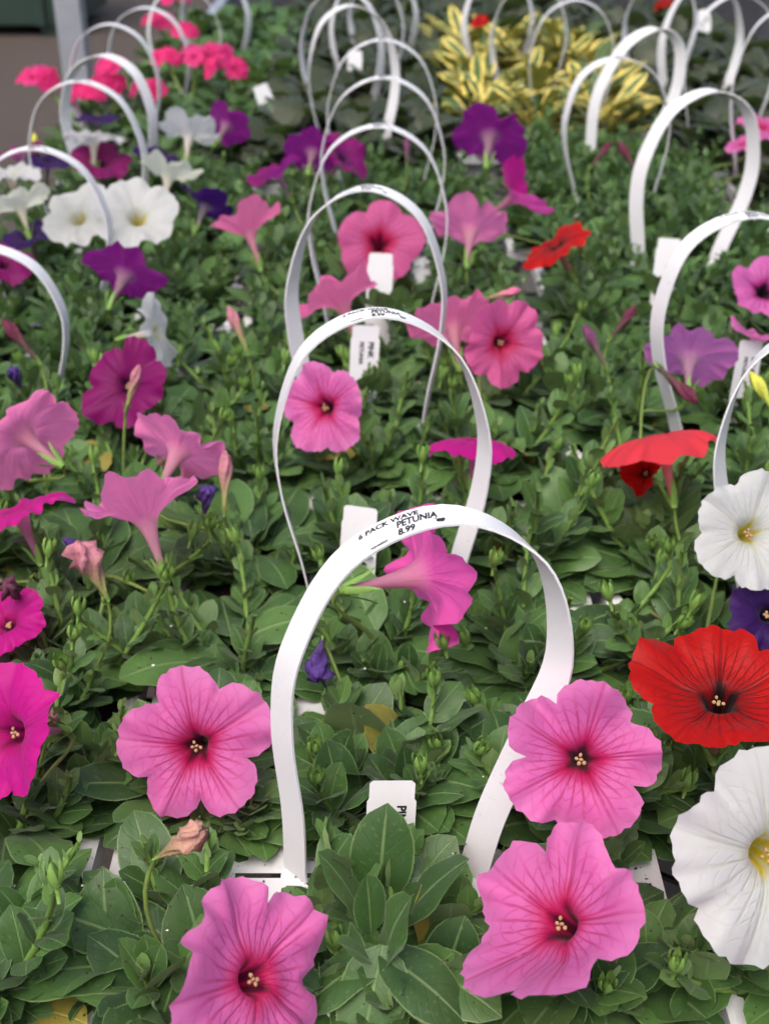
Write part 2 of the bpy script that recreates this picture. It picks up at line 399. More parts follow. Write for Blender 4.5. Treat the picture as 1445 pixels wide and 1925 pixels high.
def label_text():
    # the printed words of the price sticker, in sticker coordinates (x along the strap, y across it)
    global LETTERS
    if LETTERS is None:
        LETTERS = []
        for body, size, sx, x, y in (('6 PACK WAVE', .0038, 1.08, -.0165, .0034), ('PETUNIA', .0058, .72, .0004, -.0014), ('8.99', .0056, .76, .0008, -.0063), ('PGH00003', .0020, .9, -.0120, -.0066)):
            LETTERS.append((text_verts(body, size, sx, .042), x, y))
    return LETTERS
def add_label(handle, st, detail=True, q0=None):
    q0 = st.L*(.455 if st.lean > .02 else .49) if q0 is None else q0; hw, hl = .0074, .0215
    n = 16; vs = []; fs = []
    for i in range(n+1):
        for e in (-hw, hw): vs.append(st.at(q0-hl+2*hl*i/n, e, st.TH/2+.00012))
    for i in range(n): fs.append((2*i, 2*i+2, 2*i+3, 2*i+1))
    stk = obj('price_sticker', mesh('price_sticker', vs, fs), STICKER, handle)
    vs = []; fs = []
    for (v, f), x, y in label_text():
        k_ = len(vs)
        for p in v: vs.append(st.at(q0+x+p[0], y+p[1], st.TH/2+.00028))
        fs += [tuple(i+k_ for i in q) for q in f]
    # small round emblem at the end of the sticker
    for cx, cy, r_ in ((.0180,-.0040,.0014),(.0190,-.0044,.0013),(.0166,-.0024,.0005),(.0196,-.0036,.0009)):
        k_ = len(vs); vs += [st.at(q0+cx+r_*math.cos(t*.7854), cy+r_*math.sin(t*.7854), st.TH/2+.00028) for t in range(8)]
        fs.append(tuple(range(k_, k_+8)))
    obj('lettering', mesh('lettering', vs, fs), INK, handle)
# id, centre x, y, strap spec: (top px y, width, foot gap, (psiL,psiT,psiR), lean, crown x px) or None, words that single the tray out, crop
TRAYS = [
 ('M1', .000,.436, (968,.123,.080,(-46,-20,-56),.028,848,.5), 'front white six-cell tray whose handle carries the sharp legible price sticker', 'petunia'),
 ('M2', .000,.663, (588,.128,.080,(-10,-12,-34),.000,713), 'white tray directly behind the front one, handle sticker small and soft', 'petunia'),
 ('M3', -.012,.912,(353,.120,.080,(48,14,16),.000,690), 'white tray whose handle stands around the pink bloom and blank tag', 'petunia'),
 ('M4', -.006,1.128,(236,.130,.085,(6,0,8),.000,710), 'middle column tray fourth from the front with thin round handle', 'petunia'),
 ('M5', -.004,1.345,(145,.134,.085,(6,4,4),.000,720), 'middle column tray fifth from the front, behind purple blooms', 'petunia'),
 ('M6', -.002,1.562,(74,.136,.085,(4,0,6),.000,718), 'middle column tray sixth from the front with slender handle', 'petunia'),
 ('M7', -.045,1.79,(10,.122,.075,(5,-25,-58),.000,660), 'middle column tray of dark leaved begonias with a broad handle side', 'begonia'),
 ('R0', .292,.440, None, 'tray at the lower right with red and white petunias', 'petunia'),
 ('R1', .288,.655, (612,.128,.08,(44,20,20),-.03,1560), 'right column tray whose cut off handle arches beside the white bloom', 'petunia'),
 ('R2', .288,.868, (404,.134,.08,(-28,-16,-20),-.02,1412), 'right column tray whose handle circles the lilac pink blooms', 'petunia'),
 ('R3', .290,1.085, None, 'right column tray of greenery behind the red bloom, without handle', 'petunia'),
 ('R4', .310,1.300,(170,.118,.07,(-60,-35,-55),.018,1340), 'right column tray with a broad twisted handle leaning right', 'petunia'),
 ('R5', .285,1.515,(108,.128,.08,(-8,-20,24),-.012,1163), 'right column tray with round handle crossed by another strap', 'petunia'),
 ('R6', .315,1.730,(54,.105,.06,(-58,-52,-60),.045,1235), 'right column tray with broad slanting handle', 'petunia'),
 ('R7', .235,1.950,(0,.128,.08,(5,4,4),.000,1082), 'tray of yellow edged leaves with thin handle at the top', 'variegated'),
 ('L0', -.287,.527, None, 'tray at the left edge with the magenta bloom and long leafy stems', 'petunia'),
 ('L9', -.287,.310, None, 'leafy tray in the lower left corner of the picture', 'petunia'),
 ('LA', -.288,.744, None, 'left edge tray around the pale pink trumpets, without handle', 'petunia'),
 ('L1', -.290,.960, (462,.125,.08,(0,0,6),.000,-42), 'left column tray whose handle is cut off by the picture edge', 'petunia'),
 ('L2', -.295,1.176,(278,.128,.08,(-16,-5,14),.000,62), 'left column tray under the pair of white blooms', 'petunia'),
 ('L3', -.302,1.392,(152,.130,.08,(-18,0,18),.000,147), 'left column tray with white and dark purple blooms inside its handle', 'petunia'),
 ('L4', -.312,1.608,(104,.112,.07,(38,32,34),.000,192), 'left column tray whose handle shows a broad right side', 'petunia'),
 ('L5', -.320,1.824,(45,.126,.08,(6,0,8),.000,205), 'left column tray of hot pink blooms with thin tall handle', 'geranium'),
 ('L6', -.315,2.040,(14,.126,.08,(8,4,14),.000,272), 'left column tray of hot pink blooms behind the tall handle', 'geranium'),
 ('L7', -.300,2.256,(-22,.125,.08,(-35,-10,-12),.000,340), 'farther left column tray with hot pink blooms near the grey post', 'geranium'),
 ('L8', -.290,2.472,(-45,.125,.08,(20,10,40),.000,400), 'farthest tray of the left column near the grey post', 'geranium'),
 ('F0', -.040,2.015,(-20,.125,.08,(20,10,50),.000,640), 'far middle tray of dark begonias, seventh handle of the middle column', 'begonia'),
 ('F1', -.035,2.24,(-40,.125,.08,(-40,0,20),.000,690), 'far middle tray of dark begonias just below the top edge', 'begonia'),
 ('F2', -.035,2.465,(-50,.125,.08,(40,0,50),.000,720), 'farthest tray of begonias in the middle column', 'begonia'),
 ('F3', .245,2.170,(-30,.125,.08,(40,0,30),.000,1000), 'far tray of yellow edged leaves at the top edge', 'variegated'),
 ('F4', .245,2.39,(-45,.125,.08,(-50,0,50),.000,940), 'farthest tray of yellow edged leaves', 'variegated'),
 ('F5', -.035,2.69, None, 'begonia tray behind the farthest handle of the middle column', 'begonia'),
 ('F6', .245,2.61, None, 'begonia tray right behind the yellow edged plants', 'begonia'),
 ('F7', -.035,2.91, None, 'last begonia tray of the middle column at the top edge', 'begonia'),
 ('F8', .245,2.83, None, 'last tray behind the yellow edged plants at the top edge', 'begonia'),
 ('Q5', .540,2.53, None, 'begonia tray behind the red blooms at the top right', 'begonia'),
 ('Q6', .540,2.75, None, 'last begonia tray at the top right', 'begonia'),
 ('L10', -.290,2.69, None, 'last leafy tray of the left column beside the grey post', 'geranium'),
 ('Q0', .612,1.40, (60,.125,.08,(10,0,10),.000,1720), 'far right tray of green petunias beyond the right column', 'petunia'),
 ('Q1', .612,1.62, (10,.13,.08,(26,10,10),-.01,1490), 'far right tray of begonias with a handle cut by the edge', 'begonia'),
 ('Q2', .560,1.85, (-10,.13,.08,(8,0,8),.000,1390), 'far right tray of begonias with a thin handle', 'begonia'),
 ('Q3', .545,2.08, (-30,.125,.08,(-50,0,-50),.000,1330), 'far right tray of red flowered begonias', 'begonia'),
 ('Q4', .540,2.31, (-45,.125,.08,(50,0,50),.000,1250), 'farthest right tray of begonias with red blooms', 'begonia'),
]
NEAR_Y = 0.98
STRAPS = []; CELLS = []; TRAYOBJ = {}
for tid, tx, ty, hp, words, crop in TRAYS:
    t = obj('cell_tray', None); t.location = (tx, ty, 0); TRAYOBJ[tid] = t
    tag(t, words, 'plant tray', 'white six-cell trays in columns on the bench')
    for i in range(3):
        for j in (-1, 1):
            c = Vector(((i-1)*CW, j*(CD+WEB)/2, ZR))
            obj('cell', CELL, None, t, Matrix.Translation(c))
            obj('soil', SOILM, None, t, Matrix.Translation(c+Vector((0,0,-.010))) @ Matrix.Rotation(rng.uniform(0,6), 4, 'Z'))
            CELLS.append((tid, crop, Vector((tx,ty,0))+c))
    obj('slotted_web', WEBM, None, t, Matrix.Translation((0,0,ZR)))
    obj('rim', LIPM, None, t, Matrix.Translation((0,0,ZR)))
    if hp:
        py, w, sep, psi, lean, px = hp[:6]
        # crown height from the sight line that passes over this tray's middle
        d = CF + CR_*((px-722.5)/FPX) - CU*((py-962.5)/FPX)
        h = (CP + d*(ty/d.y)).z - ZR; xc = (CP + d*(ty/d.y)).x
        st = Strap(h, w, sep, psi, lean, skew=hp[6] if len(hp) > 6 else 0)
        ox = xc - tx - lean
        ho = obj('handle', st.mesh(), PLASTIC, t, Matrix.Translation((ox, 0, ZR)))
        STRAPS.append((st, Vector((tx+ox, ty, ZR))))
        if ty < 1.6 and tid not in ('R4','L1','L4'): add_label(ho, st)

# ------------------------------------------------------------------ leaves
def leaf_mesh(name, seed, wr=.56, na=8, nc=4, fold=.25, droop=.25, wave=.03, tipsharp=1.0, hair=0):
    r2 = random.Random(seed); vs = []; fs = []; uv = []
    ph = r2.uniform(0, 6); bend = r2.uniform(-.06, .06)
    for i in range(na+1):
        t = i/na
        hw = wr/2*max(.002, 1-abs(2*t**.9-1)**2.3)**(.62*tipsharp)
        hw = max(hw, .035*(1-t)) if t < .25 else hw
        for j in range(nc+1):
            c = (j/nc)*2-1
            x = c*hw; y = t
            z = fold*abs(x)*(1-.4*t) - droop*(t**2.2)*.9 + .10*t + wave*math.sin(9*t+ph+c*1.3)*abs(c)*min(1, 4*t*(1-t))
            z -= .25*x*x/(wr*.5)
            vs.append((x+bend*t*t, y, z)); uv.append((c, t))
    for i in range(na):
        for j in range(nc):
            a = i*(nc+1)+j; fs.append((a, a+1, a+nc+2, a+nc+1))
    if hair:
        w_ = nc+1
        for q in range(hair):
            for j in (0, nc):
                t = .06 + .92*(q+r2.random())/hair; i = min(int(t*na), na-1); f_ = t*na-i
                A = Vector(vs[i*w_+j]); B = Vector(vs[(i+1)*w_+j]); P = A.lerp(B, f_); d_ = (B-A).normalized()
                o_ = Vector((1 if j else -1, r2.uniform(.1,.9), r2.uniform(-.2,.7))).normalized()*r2.uniform(.012,.030)
                k0 = len(vs); vs += [tuple(P-d_*.0022), tuple(P+d_*.0022), tuple(P+o_)]; uv += [(1.,t)]*3; fs.append((k0,k0+1,k0+2))
    return mesh(name, vs, fs, uv)
LM = [leaf_mesh('leaf', s, wr*.95, 9, 6, fo, dr, wv, hair=34) for s, (wr, fo, dr, wv) in enumerate(
      [(.64,.30,.22,.03),(.58,.42,.10,.02),(.70,.22,.34,.04),(.62,.20,.45,.03),(.54,.50,.02,.02),(.66,.34,.16,.045),(.66,.26,.26,.03),(.60,.15,.3,.05)])]
for m in LM: m.materials.append(LEAF)
LMO = [m.copy() for m in LM[:3]]
for m in LMO: m.materials[0] = LEAF_OLD
LT = [leaf_mesh('young_leaf', 20+s, wr, 6, 4, fo, dr, .02, hair=16) for s, (wr, fo, dr) in enumerate([(.50,.5,-.05),(.56,.4,.08),(.46,.6,-.12)])]
for m in LT: m.materials.append(LEAF_TIP)
LFAR = [leaf_mesh('leaf_low', 40+s, wr, 5, 2, fo, dr, .02) for s, (wr, fo, dr) in enumerate([(.56,.35,.2),(.6,.3,.1),(.5,.4,.3)])]
LLANCE = [leaf_mesh('leaf_lance', 50+s, .30, 6, 4, .5, dr, .03, 1.2) for s, dr in enumerate([.3,.5,.2])]
LROUND = [leaf_mesh('leaf_round', 60+s, .9, 5, 4, .15, dr, .06, .7) for s, dr in enumerate([.3,.15,.4])]

# flowers come first in the list below so that leaves can leave room for them
# phrase, colour, px, py, height over rim, diameter, facing (right, up, to camera), roll, shape options
FL = [
 ('flat pink bloom with dark throat behind the front handle\'s left foot','pink',366,1405,.055,.080,(.0,.08,1),28,dict(cup=.04,ruf=.06,notch=.36)),
 ('wide pink bloom overlapping the front handle\'s right foot','pink',1092,1428,.104,.071,(-.14,.20,1),8,dict(cup=.14,ruf=.11,notch=.30,lifts=((150,.25),(-60,-.2)))),
 ('cupped pink bloom showing tan anthers, below the front handle\'s right foot','pink',1040,1728,.075,.080,(-.58,.50,.64),50,dict(cup=.02,fun=.30,ruf=.07,notch=.28,lifts=((-75,.55),(-25,.5)))),
 ('folded pink bloom at the bottom edge below the front handle','pink',494,1835,.066,.076,(.66,.42,.62),0,dict(droop=.18,fun=.5,ruf=.09,lifts=((20,.35),(200,-.35),(110,.2)))),
 ('large red bloom with black throat and dark veins','red',1352,1300,.100,.084,(-.10,.78,.60),52,dict(cup=.14,fun=.3,ruf=.04,notch=.2)),
 ('white bloom with bright yellow throat above the red one','white',1412,1000,.110,.070,(.02,.12,1),0,dict(cup=.06,ruf=.05)),
 ('big white bloom at the lower right edge','white',1458,1615,.100,.092,(.10,.06,1),24,dict(cup=.02,ruf=.05)),
 ('deep purple bloom half hidden under the white one','deep',1446,1152,.070,.05,(.1,.35,.9),0,{}),
 ('magenta bloom cut by the left edge near the bottom','magenta',12,1378,.080,.072,(-.45,.12,.85),40,dict(fold=.3,fdir=0)),
 ('folded magenta bloom seen through the front handle','rose',806,1078,.085,.090,(.80,.14,-.28),18,dict(cup=.08,ruf=.12,droop=.1,lifts=((-60,.3),))),
 ('pink bloom with red throat inside the second handle','pink',606,765,.085,.068,(-.34,-.04,.92),36,dict(cup=.08,ruf=.06)),
 ('magenta bloom seen edge on inside the second handle\'s right side','magenta',892,822,.085,.066,(.05,1,.16),0,dict(droop=.30,ruf=.06)),
 ('pale pink trumpet facing up with its tube showing','pink',270,962,.090,.076,(-.30,.92,.02),0,dict(cup=.35,ruf=.07)),
 ('pink bloom turned away above the pale pink trumpet','pink',340,842,.080,.074,(.30,.72,-.42),36,dict(cup=.06,ruf=.08)),
 ('plum bloom with a spent bud before it','plum',235,722,.080,.070,(-.30,.15,.86),10,dict(cup=.05,ruf=.06)),
 ('pink bloom turned away, cut by the left edge','pink',38,815,.085,.078,(-.62,.42,-.35),30,dict(droop=.25)),
 ('hot magenta bloom at the left edge below the pale pink one','magenta',32,952,.085,.066,(-.30,.9,.22),10,dict(droop=.2)),
 ('small magenta bloom half hidden by leaves at the left edge','magenta',12,1168,.045,.05,(-.2,.5,.6),10,{}),
 ('purple trumpet turned away below the white pair','violet',238,512,.085,.076,(.24,.76,-.42),36,dict(ruf=.07)),
 ('narrow white bloom seen edge on beside the purple trumpet','white',300,622,.075,.066,(.93,.16,.2),0,dict(ruf=.09)),
 ('left bloom of the white pair','white',145,405,.100,.080,(-.10,.42,.88),0,dict(cup=.08,ruf=.08)),
 ('right bloom of the white pair','white',258,405,.102,.086,(.12,.40,.90),20,dict(cup=.08,ruf=.08)),
 ('white trumpet facing up with greenish tube, above the cream one','white',356,250,.100,.076,(.08,.95,-.16),0,dict(cup=.22,ruf=.08)),
 ('cream trumpet with yellow tube beside the white pair','cream',318,328,.095,.070,(.15,.95,-.12),0,dict(cup=.25,ruf=.07)),
 ('white bloom seen edge on inside the left column handles','white',176,258,.105,.074,(.0,1,.1),0,dict(ruf=.1)),
 ('white bloom at the left edge above the cream trumpet','white',20,325,.100,.062,(0,.8,.5),0,dict(ruf=.1)),
 ('cream trumpet at the left edge beside the white pair','cream',38,385,.095,.066,(-.3,.93,-.1),0,dict(cup=.2)),
 ('purple bloom near the grey pot, turned up','violet',428,234,.095,.072,(.35,.72,-.40),10,dict(fold=.3,fdir=30)),
 ('violet bloom leftmost of three beside the fifth handle','violet',520,325,.085,.064,(-.35,.6,.3),0,dict(fold=.4,fdir=60)),
 ('violet bloom middle of three beside the fifth handle','violet',588,284,.090,.070,(.1,.75,-.45),20,{}),
 ('violet bloom seen through the fourth handle','violet',648,296,.085,.072,(.45,.4,.5),0,dict(fold=.3,fdir=20)),
 ('large violet fan shaped bloom turned away right of the thin handles','violet',920,252,.095,.098,(.10,.78,-.42),0,dict(ruf=.08)),
 ('magenta bloom folded lengthwise below the violet fan','magenta',972,366,.085,.078,(.60,.38,.30),30,dict(fold=.6,fdir=45)),
 ('light pink trumpet left of the third handle','hot',466,430,.085,.074,(-.30,.95,.0),20,dict(cup=.3,fold=.2,fdir=90)),
 ('pink bloom framed by the third handle','hot',712,455,.085,.086,(.02,.10,1),10,dict(ruf=.06)),
 ('pink bloom turned away right of the third handle','pink',884,428,.085,.082,(.10,.88,-.36),0,dict(cup=.15,ruf=.09)),
 ('red bloom on a dark tube seen from the side','red',1042,458,.090,.074,(-.50,.70,.40),0,dict(droop=.1,ruf=.05)),
 ('crumpled pink bloom behind the second handle','hot',640,565,.085,.076,(-.32,.80,.12),20,dict(fold=.6,fdir=60)),
 ('pale pink bloom turned away at the second handle\'s right shoulder','hot',850,608,.085,.078,(-.10,.85,-.38),36,dict(cup=.1,ruf=.08)),
 ('hot pink bloom with red throat right of the second handle','hot',946,645,.085,.070,(.30,-.26,.88),50,dict(cup=.16,ruf=.06)),
 ('coral bloom seen edge on in the right column','coral',1240,812,.095,.086,(-.20,1,.06),0,dict(droop=.28,ruf=.05)),
 ('lilac pink bloom turned away inside the right handle','lilac',1294,668,.085,.072,(.15,.74,-.50),20,dict(ruf=.07)),
 ('lilac pink bloom with black throat at the right edge','lilac',1436,545,.085,.062,(.05,.36,.92),0,dict(cup=.14)),
 ('pink bloom at the right edge behind the cut off handle','pink',1425,632,.085,.055,(.2,.9,.2),0,dict(fold=.3,fdir=0)),
 ('small dark red bloom under the coral one','red',1212,888,.055,.034,(-.3,.2,.6),0,dict(fold=1.1,ruf=.14)),
 ('plum bloom at the left edge near the top','plum',30,285,.090,.072,(-.2,.7,.4),0,{}),
 ('plum bloom inside the left column handles','plum',190,302,.080,.078,(.1,.55,.6),0,{}),
 ('deep purple bloom right of the white pair','deep',388,384,.075,.064,(.3,.8,-.2),0,dict(fold=.4)),
 ('deep purple bloom under the white trumpet','deep',292,292,.080,.060,(.2,.7,.4),0,{}),
 ('deep purple bloom inside the left column\'s broad handle','deep',182,222,.080,.062,(0,.7,.4),0,{}),
 ('deep purple bloom below the cream trumpet at the left edge','deep',52,440,.070,.062,(-.2,.6,.5),0,{}),
 ('plum bloom cut by the left edge below the dark ones','plum',6,492,.075,.060,(.2,.5,.6),0,{}),
 ('deep purple bloom beside the plum one at the left edge','deep',92,300,.085,.060,(.2,.7,.4),0,{}),
 ('light pink bloom at the right edge near the top','pink',1432,236,.095,.062,(.2,.6,.6),0,{}),
 ('smaller light pink bloom near the right edge','pink',1398,268,.085,.050,(-.3,.6,.4),0,{}),
]
def flower_mesh(seed, hi=True, cup=0, fold=0, fdir=0, ruf=.06, droop=0, notch=.25, fun=0, lifts=()):
    r2 = np.random.RandomState(seed); NTH = 90 if hi else 50
    prof = spline([(.045,-1.12),(.05,-.95),(.075,-.66),(.115,-.40),(.17,-.20),(.27,-.075),(.42,-.015),(.62,.01),(.82,.005),(1.0,-.03)], 3 if hi else 2)
    th = np.linspace(0, 2*np.pi, NTH, endpoint=False)
    tw = th + r2.uniform(.05,.13)*np.sin(2*th+r2.uniform(0,6)) + r2.uniform(.03,.10)*np.sin(th+r2.uniform(0,6))
    lobe = np.abs(np.cos(2.5*tw)); k5 = np.floor((th+np.pi/5)/(2*np.pi/5)).astype(int) % 5
    ls = 1 + r2.uniform(-.07, .07, 5)[k5]; ls = (ls + np.roll(ls, 2) + np.roll(ls, -2))/3
    outl = (1 - (notch+.05*np.sin(3*th+seed))*(1-lobe**.5)**1.15) * ls * (1 + .035*np.sin(2*th+seed) + .012*np.sin(23*th+seed)+.014*np.sin(37*th))
    ph = r2.uniform(0, 6, 8); kk = r2.uniform(-1, 1, 5)
    tilt = 1.6*ruf*sum(kk[q]*np.maximum(0, np.cos(th-2*np.pi*q/5))**4 for q in range(5))
    curl = np.sin(9*th+ph[4])*np.sin(2*th+ph[5]) + .5*np.sin(19*th+ph[6])*np.sin(3*th+ph[7])
    vs = []; uv = []
    for i, (r, z) in enumerate(prof):
        g = float(sm(r, .28, 1.0))
        rr = r*(1+(outl-1)*g)
        zz = z + g*ruf*(.9*np.sin(5*th+ph[0])*.6 + .7*np.sin(3*th+ph[1]) + .5*np.sin(8*th+ph[2])) + g*g*ruf*.5*np.sin(13*th+ph[3]) + g**4*ruf*.9*curl
        zz = zz - .035*float(sm(r, .15, .5))*np.exp(-((1-lobe)/.012)) + .03*g*(lobe-.6)       # midline crease, lobes bulge
        zz = zz + g*g*tilt - .025*g*np.exp(-(lobe/.16)**2)*(.5+r)                                        # furrow between lobes
        x = rr*np.cos(th); y = rr*np.sin(th); f = R(fdir)
        q = x*math.cos(f)+y*math.sin(f)
        lim = float(sm(r, .15, .6))
        zz = zz + lim*(cup*rr**2*1.2 + fold*np.abs(q)**1.6 - droop*rr**2)
        zz = zz - fun*max(0, 1-r)**2*lim
        for la, am in lifts: zz = zz + lim*am*rr**2*np.maximum(0, np.cos(th-R(la)))**3
        shrink = 1 - lim*.35*min(1, fold)*np.abs(q)**2*.6
        x = x - math.cos(f)*q*(1-shrink); y = y - math.sin(f)*q*(1-shrink)
        vs += list(zip(x, y, zz)); uv += [(t/(2*np.pi), r if r > .05 else .05) for t in tw]
    n = len(prof); fs = []
    # seam-free turn coordinate: repeat the first meridian
    V = np.array(vs).reshape(n, NTH, 3); U = np.array(uv).reshape(n, NTH, 2)
    V = np.concatenate([V, V[:, :1]], 1); e = U[:, :1].copy(); e[..., 0] += 1; U = np.concatenate([U, e], 1)
    M_ = NTH+1
    for i in range(n-1):
        for j in range(NTH): a = i*M_+j; fs.append((a, a+M_, a+M_+1, a+1))
    return V.reshape(-1,3), fs, U.reshape(-1,2)
def calyx_mesh():
    m = MB()
    for q in range(5):
        a = 2*math.pi*q/5; pts = []
        ca, sa = math.cos(a), math.sin(a)
        for t in (0,.25,.5,.75,1):
            rr = .07+.10*t+.06*t*t; w_ = .05*math.sin(math.pi*min(.97,t*.8+.18)); z = -1.16+.42*t
            pts += [(rr*ca-w_*sa, rr*sa+w_*ca, z), (rr*ca*1.12, rr*sa*1.12, z), (rr*ca+w_*sa, rr*sa-w_*ca, z)]
        m.add(pts, [(3*i+j, 3*i+j+1, 3*i+j+4, 3*i+j+3) for i in range(4) for j in (0,1)])
    m.tube([(0,0,-1.22),(0,0,-1.12),(0,0,-1.02)], [.05,.085,.06], 8)
    return m.mesh('calyx')
CALYX = calyx_mesh(); CALYX.materials.append(SEPAL)
def anther_mesh():
    m = MB(); n = 6
    for i in range(4):
        z = -.5+i/3; r_ = math.sqrt(max(.02, .25-z*z))
        m.v += [(r_*math.cos(j*2*math.pi/n)*1.1, r_*math.sin(j*2*math.pi/n)*.8, z*.9) for j in range(n)]
    m.f = [(i*n+j, i*n+(j+1)%n, (i+1)*n+(j+1)%n, (i+1)*n+j) for i in range(3) for j in range(n)] + [tuple(range(n))[::-1], tuple(range(3*n,4*n))]
    return m.mesh('anther')
ANTHM = anther_mesh(); ANTHM.materials.append(ANTHER)

# ------------------------------------------------------------------ plants: one Empty per cell
PLANTS = []
for tid, crop, c in CELLS:
    nm = {'petunia':'petunia_plant','geranium':'geranium_plant','begonia':'begonia_plant','variegated':'variegated_plant'}[crop]
    e = obj(nm, None); e.location = c + Vector((0,0,-.008)); PLANTS.append(dict(o=e, tid=tid, crop=crop, p=e.location.copy(), ph=[], n=0))
def owner(p, crop=('petunia',)):
    best = None
    for P_ in PLANTS:
        if P_['crop'] not in crop: continue
        d = (P_['p'].xy - p.xy).length + .09*P_['n']
        if best is None or d < best[0]: best = (d, P_)
    return best[1]
def stalk(parent, base, frm, rad, mat, name='flower_stalk'):
    # curved stalk from the calyx down to the plant's foot, in the flower's parent space
    return None
BLOCK = []                                        # (projected x, y, radius, depth): leaves nearer than this stay out
def add_flower(idx, spec):
    ph, colr, px, py, z, dia, n, roll, kw = spec
    pos = back(px, py, ZR+z); rad = dia/2; nv = camdir(n)
    P_ = owner(pos); P_['n'] += 1; P_['ph'].append(ph)
    up = Vector((0,0,1)); xa = up.cross(nv)
    xa = xa.normalized() if xa.length > .15 else CR_.copy()
    ya = nv.cross(xa); rot = Matrix((xa, ya, nv)).transposed().to_4x4()
    mw = Matrix.Translation(pos) @ rot @ Matrix.Rotation(R(roll), 4, 'Z')
    loc = Matrix.Translation(-P_['p']) @ mw
    hi = pos.y < 1.0
    kw = dict(kw); kw['lifts'] = [(a_-roll, m_) for a_, m_ in kw.get('lifts', ())]; kw['fdir'] = kw.get('fdir', 0)-roll
    V, F_, U = flower_mesh(idx*7+3, hi, **kw)
    fo = obj('flower', mesh('flower', V*rad, F_, U), PET[colr], P_['o'], loc)
    ca = obj('calyx', CALYX, None, fo, Matrix.Scale(rad, 4))
    # stalk
    a = mw @ Vector((0,0,-1.2*rad)); d0 = -nv; b = P_['p'] + Vector((rng.uniform(-.01,.01), rng.uniform(-.01,.01), 0))
    mid = a + d0*.018 + Vector((0,0,-.012)); pts = []
    for t in [i/8 for i in range(9)]:
        pts.append((1-t)**3*a + 3*(1-t)**2*t*mid + 3*(1-t)*t*t*(b+Vector((0,0,.045))) + t**3*b)
    inv = mw.inverted(); m = MB(); m.tube([inv @ q for q in pts], [.0011]*4+[.0014]*5, 6)
    obj('stalk', m.mesh('stalk'), STALK, fo)
    if n[2] > .5 and hi:
        for q in range(5):
            an = 2*math.pi*q/5+.4; rr = .055 if q else .0
            obj('anther', ANTHM, None, fo, Matrix.Translation(Vector((rr*math.cos(an), rr*math.sin(an), -.17+.02*(q%2)))*rad) @ Matrix.Rotation(q*1.3,4,'Z') @ Matrix.Rotation(.4*q,4,'X') @ Matrix.Scale(.0021,4))
    x, y, t = proj(pos); BLOCK.append((x, y, rad*FPX/t*.92, t+.012))
    return fo
for i, s_ in enumerate(FL): add_flower(i, s_)

# buds and withered blooms: kind, px, py, height, length, direction (right, up, to camera), material key
def bud_mesh(seed, wilt):
    r2 = random.Random(seed); m = MB(); n = 20; k_ = 12
    pr = [.035,.04,.045,.05,.058,.068,.082,.095,.10,.09,.06,.02] if not wilt else [.04,.05,.06,.08,.10,.12,.16,.19,.21,.17,.19,.09]
    for i in range(k_):
        for j in range(n):
            a = 2*math.pi*j/n + .22*i
            rr = pr[i]*(1+(.34 if not wilt else .55)*math.sin(2.5*2*math.pi*j/n*2)*(i/k_)**.6) * (1+(r2.uniform(-.3,.3) if wilt and i > 5 else 0))
            m.v.append((rr*math.cos(a)+ (.14*(i/k_)**2 if wilt else .03*(i/k_)**2), rr*math.sin(a), i/(k_-1)+(r2.uniform(-.05,.05) if wilt and i > 6 else 0)))
    m.f = [(i*n+j, i*n+(j+1)%n, (i+1)*n+(j+1)%n, (i+1)*n+j) for i in range(k_-1) for j in range(n)] + [tuple(range((k_-1)*n, k_*n))]
    return m.mesh('bud')
BUDP = budmat('purple_bud', srgb(92,84,70), srgb(104,56,90)); BUDK = budmat('pink_bud', srgb(140,124,90), srgb(200,104,140))
BUDY = budmat('yellow_green_bud', srgb(140,160,70), srgb(196,196,80)); BUDM = budmat('maroon_bud', srgb(74,62,52), srgb(92,34,56))
BUDMIX = budmat('spent_pinkish_bud', srgb(128,132,76), srgb(168,108,120))
BUDS = [(0,1118,650,.075,.040,(-.45,.85,.1),BUDP),(0,1170,608,.08,.036,(.6,.75,.1),BUDM),(0,424,905,.085,.040,(.05,1,.1),BUDMIX),(1,178,1070,.085,.036,(-.35,.9,.2),BUDMIX),
 (0,448,618,.085,.040,(-.35,.9,.1),BUDMIX),(0,250,728,.10,.034,(.35,.9,.3),BUDMIX),(0,40,640,.08,.045,(-.6,.75,.1),BUDM),(1,30,712,.075,.022,(-.2,.6,.6),DRYP),
 (0,945,553,.085,.032,(.95,.2,.2),BUDK),(0,1180,296,.09,.045,(-.5,.8,.1),BUDM),(0,1128,292,.09,.040,(.6,.7,.1),BUDM),(0,1436,742,.09,.04,(-.5,.8,.1),BUDY),
 (1,386,945,.07,.022,(.1,.8,.5),DRYP),(1,598,1238,.05,.030,(-.1,-.6,.7),DRYP),(1,336,1590,.085,.024,(.85,.5,.2),DRY),(1,90,1352,.06,.016,(.3,.2,.9),DRY),
 (1,22,1112,.06,.026,(-.2,.4,.8),DRYDARK),(0,1270,722,.085,.045,(.5,-.6,.4),BUDM),(0,148,1030,.07,.024,(-.5,.4,.4),DRYP),(0,66,272,.09,.03,(0,1,0),BUDY),(0,765,285,.09,.034,(0,1,.1),BUDP)]
